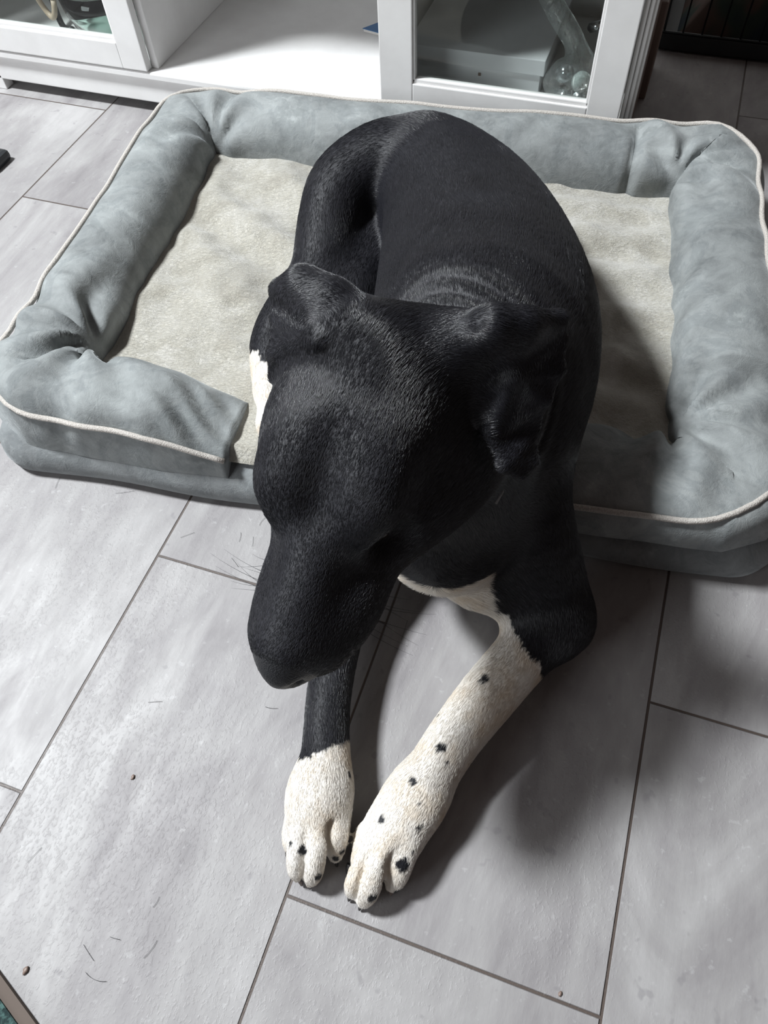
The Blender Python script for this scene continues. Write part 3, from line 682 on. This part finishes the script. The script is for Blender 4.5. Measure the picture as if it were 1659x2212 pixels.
# soft folds of skin across the neck and withers
cf = np.array(at(880, 820, .36)); sl, X = _win(cf-.24, cf+.24, 0)
r = np.sqrt(((X-cf)**2).sum(-1)); zz = X[..., 2]
pn = X[..., 1]-cf[1]
wgt = sstep(.085, .11, r)*(1-sstep(.15, .19, r))*sstep(.0, .06, pn)*sstep(.20, .26, zz)
Dw = D[sl]; Dw += (.0030*np.sin(r*300+5*vnoise(X[::1], 11, 2))*(.5+.5*vnoise(X[::1], 9, 6)).astype(np.float32)*wgt).astype(np.float32)
# rest on what carries it
zg = gx[2][None, None, :]
yy = gx[1][None, :, None]; xx = gx[0][:, None, None]
vv_ = -xx*sb+yy*cb
grd = np.where(vv_ > .50, .074, .0005)
D = np.maximum(D, (grd-zg).astype(np.float32))

# surface nets
def surface_nets(D, org, h):
    ins = D < 0; n = np.array(D.shape)
    s = ins[:-1, :-1, :-1].astype(np.int8)
    tot = np.zeros(n-1, dtype=np.int8)
    offs = [(i, j, k) for i in (0, 1) for j in (0, 1) for k in (0, 1)]
    for i, j, k in offs: tot += ins[i:n[0]-1+i, j:n[1]-1+j, k:n[2]-1+k]
    act = (tot > 0) & (tot < 8); idx = np.argwhere(act); vid = -np.ones(n-1, dtype=np.int64); vid[act] = np.arange(len(idx))
    P_ = np.zeros((len(idx), 3)); cnt = np.zeros(len(idx))
    g = lambda o: D[idx[:, 0]+o[0], idx[:, 1]+o[1], idx[:, 2]+o[2]].astype(float)
    vals = {o: g(o) for o in offs}
    for o in offs:
        for ax in range(3):
            if o[ax] == 0:
                q = list(o); q[ax] = 1; q = tuple(q); a, b = vals[o], vals[q]; m = (a < 0) != (b < 0); t_ = np.where(m, a/(a-b+1e-20), 0)
                for c in range(3): P_[:, c] += np.where(m, o[c]+(t_ if c == ax else 0), 0)
                cnt += m
    P_ = (idx+P_/cnt[:, None])*h+org
    fs = []
    for ax in range(3):
        b_, c_ = (ax+1) % 3, (ax+2) % 3
        sl0 = [slice(None)]*3; sl1 = [slice(None)]*3; sl0[ax] = slice(0, -1); sl1[ax] = slice(1, None)
        for s_ in (sl0, sl1): s_[b_] = slice(1, -1); s_[c_] = slice(1, -1)
        A_ = ins[tuple(sl0)]; B_ = ins[tuple(sl1)]; ed = np.argwhere(A_ != B_); fl_ = A_[tuple(ed.T)]
        e = ed.copy(); e[:, b_] += 1; e[:, c_] += 1
        def cell(db, dc):
            q = e.copy(); q[:, b_] -= db; q[:, c_] -= dc; return vid[q[:, 0], q[:, 1], q[:, 2]]
        q = np.stack([cell(1, 1), cell(0, 1), cell(0, 0), cell(1, 0)], 1); q[~fl_] = q[~fl_][:, ::-1]; fs.append(q)
    return P_, np.concatenate(fs)
VS, FS = surface_nets(D, GO, VOX)
# keep the big connected body and relax it once
def relax(P_, F, n=2, lam=.5):
    E_ = np.concatenate([F[:, [0, 1]], F[:, [1, 2]], F[:, [2, 3]], F[:, [3, 0]]]); 
    for _ in range(n):
        acc = np.zeros_like(P_); cn = np.zeros(len(P_))
        for a, b in ((0, 1), (1, 0)):
            np.add.at(acc, E_[:, a], P_[E_[:, b]]); np.add.at(cn, E_[:, a], 1)
        P_ = P_+lam*(acc/cn[:, None]-P_)
    return P_
VS = relax(VS, FS, 2)
def vnormals(P_, F):
    n = np.cross(P_[F[:, 2]]-P_[F[:, 0]], P_[F[:, 3]]-P_[F[:, 1]]); out = np.zeros_like(P_)
    for k in range(4): np.add.at(out, F[:, k], n)
    return out/(np.linalg.norm(out, axis=1, keepdims=True)+1e-12)
VN = vnormals(VS, FS)

def project(P_):
    c = (P_-CP)@np.array(ROT); return W0/2+FPX*c[:, 0]/-c[:, 2], H0/2-FPX*c[:, 1]/-c[:, 2]
from mathutils.bvhtree import BVHTree
bvh = BVHTree.FromPolygons([tuple(v) for v in VS], [tuple(f) for f in FS.tolist()])
def on_coat(px, py):
    d = (ROT @ Vector((px-W0/2, H0/2-py, -FPX))).normalized(); h = bvh.ray_cast(Vector(CP), d); return np.array(h[0]) if h[0] else None
def plane_side(P_, a, b, c):              # signed distance to the plane through three points
    n = np.cross(b-a, c-a); n /= np.linalg.norm(n); return (P_-a)@n
SPOTS = [(1046, 1467, 9, 12), (953, 1614, 10, 12), (893, 1686, 8, 11), (965, 1647, 4, 6), (949, 1543, 4, 5), (826, 1770, 9, 9), (908, 1786, 6, 9), (908, 1735, 3, 4), (870, 1868, 16, 15), (760, 1842, 5, 9), (652, 1836, 9, 11), (627, 1822, 5, 7), (670, 1633, 4, 6), (755, 1672, 4, 12), (612, 1842, 6, 8), (893, 1838, 4, 5), (806, 1940, 14, 10), (884, 1905, 10, 12), (860, 1925, 9, 10), (690, 1893, 9, 10), (724, 1855, 8, 11), (740, 1840, 6, 9), (829, 1935, 9, 9), (770, 1962, 5, 6)]
SPW = []
for x, y, rx, ry in SPOTS:
    h = on_coat(x, y)
    if h is not None: SPW.append((h, rx*depth(h)/FPX, ry*depth(h)/FPX))
def coat_of(P_):
    nz = vnoise(P_, 60, 21)*.004+vnoise(P_, 220, 22)*.002
    w = np.zeros(len(P_))
    # near foreleg: white beyond a slanting line
    a, b = A(1090, 1322, .05), A(1176, 1462, .03); c = CP; s = plane_side(P_, a, b, c); ref = plane_side(np.array([A(900, 1700, .03)]), a, b, c)[0]
    zone = (P_[:, 1] < .44) & (P_[:, 2] < .115) & (P_[:, 0] > -.095)
    w = np.maximum(w, np.where(zone & (s*np.sign(ref)+nz > 0), 1, 0))
    # inner strip running up the near foreleg
    # far foreleg
    a, b = A(645, 1632, .03), A(765, 1600, .04); c = CP; s = plane_side(P_, a, b, c); ref = plane_side(np.array([A(690, 1800, .02)]), a, b, c)[0]
    zone = (P_[:, 2] < .08) & (P_[:, 1] < .3)
    wf = np.where(zone & (s*np.sign(ref)+nz > 0), 1, 0); isleft = P_[:, 0] < (-.075)
    # decide by side: left paw uses its own line
    w = np.where(isleft & (P_[:, 2] < .11), wf, w)
    # breast: white band low at the front
    b0 = (P_[:, 1] < .435) & (P_[:, 1] > .25) & (P_[:, 2] < .17) & (P_[:, 2] > .045)
    px, py = project(P_)
    nx = nz*4000
    lim = np.interp(px, [862, 885, 897, 905, 918, 960, 1008, 1056, 1066], [1215, 1190, 1200, 1235, 1245, 1258, 1251, 1240, 1330])
    br = b0 & (px > 862) & (px < 1074+nx*.6) & (py+nx*.8 > lim) & (s*0 == 0)
    br |= b0 & (px > 880) & (px < 968) & (np.abs(py-(1205-(px-900)*.55)) < 9+nx*.3)
    w = np.where(br & (VN_q[:, 1] < .6), 1, w)
    w = np.where((px > 1064+nx*.5) & (py < 1322+nx*.6) & (P_[:, 1] > .25), 0, w)
    # hind toes
    hz = (P_[:, 0] < at(575, 760, .095).x+.12) & (P_[:, 2] < .17) & (P_[:, 1] > .45)
    w = np.where(hz & (py+nx > 768) & (P_[:, 0] < -.2), 1, w)
    # dark spots
    for h, rx, ry in SPW:
        d = np.linalg.norm(P_-h, axis=1); w = np.where(d+nz*.35 < (rx+ry)/2, 0, w)
    # dark soles and undersides of the toes
    w = np.where((P_[:, 2] < .012+nz*2) & (P_[:, 1] < .115), 0, w)
    return w.astype(np.float32)
VN_q = VN
coat = coat_of(VS)
leather = ((np.linalg.norm(VS-hp(.278, 0, -.032), axis=1) < .030*hs)).astype(np.float32)
print('dog verts', len(VS))
dog = empty('dog', (-.05, .55, 0)); tag(dog, 'black short-haired dog with white forepaws and chest lying on the grey bed', 'dog')
me = bpy.data.meshes.new('body'); me.from_pydata(VS.tolist(), [], FS.tolist()); me.update()
a_ = me.attributes.new('coat', 'FLOAT', 'POINT'); a_.data.foreach_set('value', coat)
a_ = me.attributes.new('leather', 'FLOAT', 'POINT'); a_.data.foreach_set('value', leather)
body = link('body', me, M['skin']); world_child(body, dog)

# short coat: real hairs
def fur(NH=420000):
    T = np.concatenate([FS[:, [0, 1, 2]], FS[:, [0, 2, 3]]]); a, b, c = VS[T[:, 0]], VS[T[:, 1]], VS[T[:, 2]]
    ar = np.linalg.norm(np.cross(b-a, c-a), axis=1)/2
    cen = (a+b+c)/3; wt = ar*np.where(cen[:, 2] < .02, .3, 1)*np.where(VN[T[:, 0], 2] < -.3, .3, 1)
    near = 1/np.maximum(np.linalg.norm(cen-CP, axis=1), .3)**1.5; wt = wt*near; wt /= wt.sum()
    ti = rng.choice(len(T), NH, p=wt); u, v = rng.random(NH), rng.random(NH); m = u+v > 1; u[m], v[m] = 1-u[m], 1-v[m]
    P_ = a[ti]+(b-a)[ti]*u[:, None]+(c-a)[ti]*v[:, None]
    Nn = VN[T[ti, 0]]*(1-u-v)[:, None]+VN[T[ti, 1]]*u[:, None]+VN[T[ti, 2]]*v[:, None]; Nn /= np.linalg.norm(Nn, axis=1, keepdims=True)
    Tn = np.zeros_like(P_); ws = np.zeros(NH); Lh = np.zeros(NH)
    for (p, q, ra, rb, hl) in SEG:
        ab = q-p; L2 = max(ab@ab, 1e-9); h = np.clip((P_-p)@ab/L2, 0, 1); d = np.linalg.norm(P_-p-h[:, None]*ab, axis=1)-(ra+h*(rb-ra))
        w_ = np.exp(-np.maximum(d, -.006)/.011); Tn += w_[:, None]*ab/math.sqrt(L2); ws += w_; Lh += w_*hl
    Lh /= ws; Tn /= (np.linalg.norm(Tn, axis=1, keepdims=True)+1e-9)
    Tn -= Nn*(Tn*Nn).sum(1, keepdims=True); Tn /= (np.linalg.norm(Tn, axis=1, keepdims=True)+1e-9)
    sw = np.stack([vnoise(P_, 25, 31), vnoise(P_, 25, 32), vnoise(P_, 25, 33)], 1)*.22+rng.normal(0, .10, (NH, 3)); Tn = Tn+sw; Tn -= Nn*(Tn*Nn).sum(1, keepdims=True); Tn /= np.linalg.norm(Tn, axis=1, keepdims=True)
    global VN_q; VN_q = Nn
    co = coat_of(P_)
    Lh = Lh*rng.uniform(.65, 1.25, NH)
    keep = np.linalg.norm(P_-hp(.280, 0, -.032), axis=1) > .027*hs
    for s in (-1, 1): keep &= np.linalg.norm(P_-hp(.154, s*.046, -.032), axis=1) > .011
    P_, Nn, Tn, co, Lh = P_[keep], Nn[keep], Tn[keep], co[keep], Lh[keep]; n = len(P_)
    lift = rng.uniform(.02, .18, n)[:, None]
    pts = np.zeros((n, 4, 3), dtype=np.float32)
    for k, (t_, n_) in enumerate(((0, -.02), (.33, .12), (.67, .20), (1., .24))):
        pts[:, k] = P_+Lh[:, None]*(Tn*t_+Nn*n_*(.5+lift*3.)*.75)
    hc_ = bpy.data.hair_curves.new('short_fur'); hc_.add_curves([4]*n)
    hc_.position_data.foreach_set('vector', pts.reshape(-1))
    rd = (np.array([1, .85, .6, .12])[None, :]*rng.uniform(.00008, .00014, n)[:, None]).astype(np.float32).reshape(-1)
    ra_ = hc_.attributes.get('radius') or hc_.attributes.new('radius', 'FLOAT', 'POINT'); ra_.data.foreach_set('value', rd)
    ca = hc_.attributes.new('coat', 'FLOAT', 'CURVE'); ca.data.foreach_set('value', co)
    hc_.materials.append(M['hair']); o = bpy.data.objects.new('short_fur', hc_); C.objects.link(o); world_child(o, dog); o['kind'] = 'stuff'
fur()
# eyes
for s in (-1, 1):
    bm = bmesh.new(); bmesh.ops.create_uvsphere(bm, u_segments=24, v_segments=16, radius=.0085)
    o = from_bm('eye', bm, M['eye'], smooth=True); o.location = hp(.153, s*.0410, -.0335); world_child(o, dog)
# claws
def claw(a, b, mat='claw'):
    a, b = at(*a), at(*b); m = (a+b)/2+Vector((0, 0, .002)); vs, fs = tube_data(catmull([a, m, b], 4), [.0040, .0040, .0038, .0036, .0033, .0029, .0024, .0018, .0010], 8)
    world_child(mesh('claw', vs, fs, M[mat]), dog)
for a, b, m in (((763, 1922, .012), (753, 1946, .003), 'claw'), ((788, 1938, .013), (776, 1966, .003), 'claw'), ((850, 1906, .014), (844, 1934, .003), 'palec'), ((757, 1868, .011), (750, 1888, .003), 'claw'),
                ((646, 1888, .012), (652, 1913, .003), 'palec'), ((669, 1896, .012), (670, 1920, .003), 'claw'), ((724, 1848, .012), (728, 1872, .003), 'claw'), ((627, 1832, .011), (620, 1852, .003), 'claw')):
    claw(a, b, m)
# whiskers on the muzzle
for s in (-1, 1):
    for i in range(9):
        f0 = .205+.035*random.random(); u0 = -.045-.025*random.random(); a = Vector(hp(f0, s*.046, u0-.01)); L = random.uniform(.025, .05)
        d = Vector(S_A*s*.9+F_*random.uniform(-.1, .5)+U_A*random.uniform(-.5, .3)).normalized(); q = Vector(F_*random.uniform(-.3, 0)-U_A*.25)
        world_child(tube('whisker', [a+d*L*t_+q*L*t_*t_*.5 for t_ in np.linspace(0, 1, 6)], [.00022*(1-.8*t_) for t_ in np.linspace(0, 1, 6)], M['dark'], n=4), dog)
# collar with its hanging strap end
M['strap'] = plain('dark_strap', (.012, .013, .016), .6); M['greytag'] = plain('grey_rubber', (.13, .125, .12), .6)
def collar():
    c0 = np.array(hp(-.005, 0, -.085)); c1 = np.array(at(960, 880, .30)); ax = c1-c0; ax /= np.linalg.norm(ax)
    c = c0*.4+c1*.6; e1 = np.cross(ax, [0, 0, 1]); e1 /= np.linalg.norm(e1); e2 = np.cross(ax, e1); pts = []
    for k in range(48):
        an = 2*math.pi*k/48; d = e1*math.cos(an)+e2*math.sin(an); h = bvh.ray_cast(Vector(c+d*.25), Vector(-d)); r = .25-h[3] if h[0] else .09; r = min(max(r, .06), .11); pts.append((d, r))
    rr_ = [min(pts[(k+m) % 48][1] for m in range(-4, 5)) for k in range(48)]; pts = [c+pts[k][0]*(rr_[k]-.001) for k in range(48)]
    vs, fs = [], []
    for k, p_ in enumerate(pts):
        d = (p_-c)/np.linalg.norm(p_-c)
        for o1, o2 in ((-.009, -.001), (.009, -.001), (.009, .0015), (-.009, .0015)): vs.append(p_+ax*o1+d*o2)
    for k in range(48):
        for j in range(4): fs.append((k*4+j, ((k+1) % 48)*4+j, ((k+1) % 48)*4+(j+1) % 4, k*4+(j+1) % 4))
    o = mesh('collar', vs, fs, M['strap']); world_child(o, dog)
    a, b = at(1086, 1035, .275), at(1066, 1085, .262)
    s = tube('strap_end', [a, (a+b)/2+Vector((.002, 0, .001)), b], [.003, .0032, .0035], M['greytag'], n=8); s['label'] = 'grey strap end'; world_child(s, dog)
collar()

# crumbs on the floor and a small thing at the bed's right side
for (x, y, r, lb) in ((287, 1679, .0022, 'tiny brown crumb on the floor tile left of the forepaws'), (55, 2096, .0028, 'dark crumb on the floor near the doormat corner'), (1210, 2147, .0018, 'tiny dark crumb on the tile right of the lower middle joint')):
    bm = bmesh.new(); bmesh.ops.create_icosphere(bm, subdivisions=2, radius=r)
    for v in bm.verts: v.co = Vector((v.co.x*.8, v.co.y*1.3, v.co.z*.5))*(1+.25*random.uniform(-1, 1))
    o = from_bm('crumb', bm, M['wood'], smooth=True); p_ = at(x, y, r*.4); o.location = (p_.x, p_.y, r*.45); tag(o, lb, 'crumb')
boxc = boxo('white_adapter', (.292, .583, 0), (.325, .612, .045), M['white'], bev=.004); tag(boxc, 'small white plastic box on the floor at the right front corner of the dog bed', 'adapter')
# loose hairs on the floor
def stray():
    vs_, fs_ = [], []; hd = [(520, 1150), (545, 1180), (560, 1135), (500, 1205), (290, 1060), (180, 2040), (260, 2030), (330, 1960), (310, 2070), (350, 1515), (230, 2120), (600, 1530), (130, 1030), (880, 1340), (420, 1150), (90, 1830)]
    for x, y in hd:
        a = at(x, y, .001); an = random.uniform(0, 6.3); L = random.uniform(.012, .03); cu = random.uniform(-1.2, 1.2); pts = []; p_ = Vector(a)
        for k in range(8):
            pts.append(Vector(p_)); p_ += Vector((math.cos(an), math.sin(an), 0))*L/8; an += cu/8
        v, f = tube_data(pts, .00016, 4); o0 = len(vs_); vs_ += v; fs_ += [tuple(q+o0 for q in ff) for ff in f]
    tag(mesh('loose_hair', vs_, fs_, M['dark']), 'scattered fine dark hairs lying loose on the floor tiles', 'hair', kind='stuff')
stray()
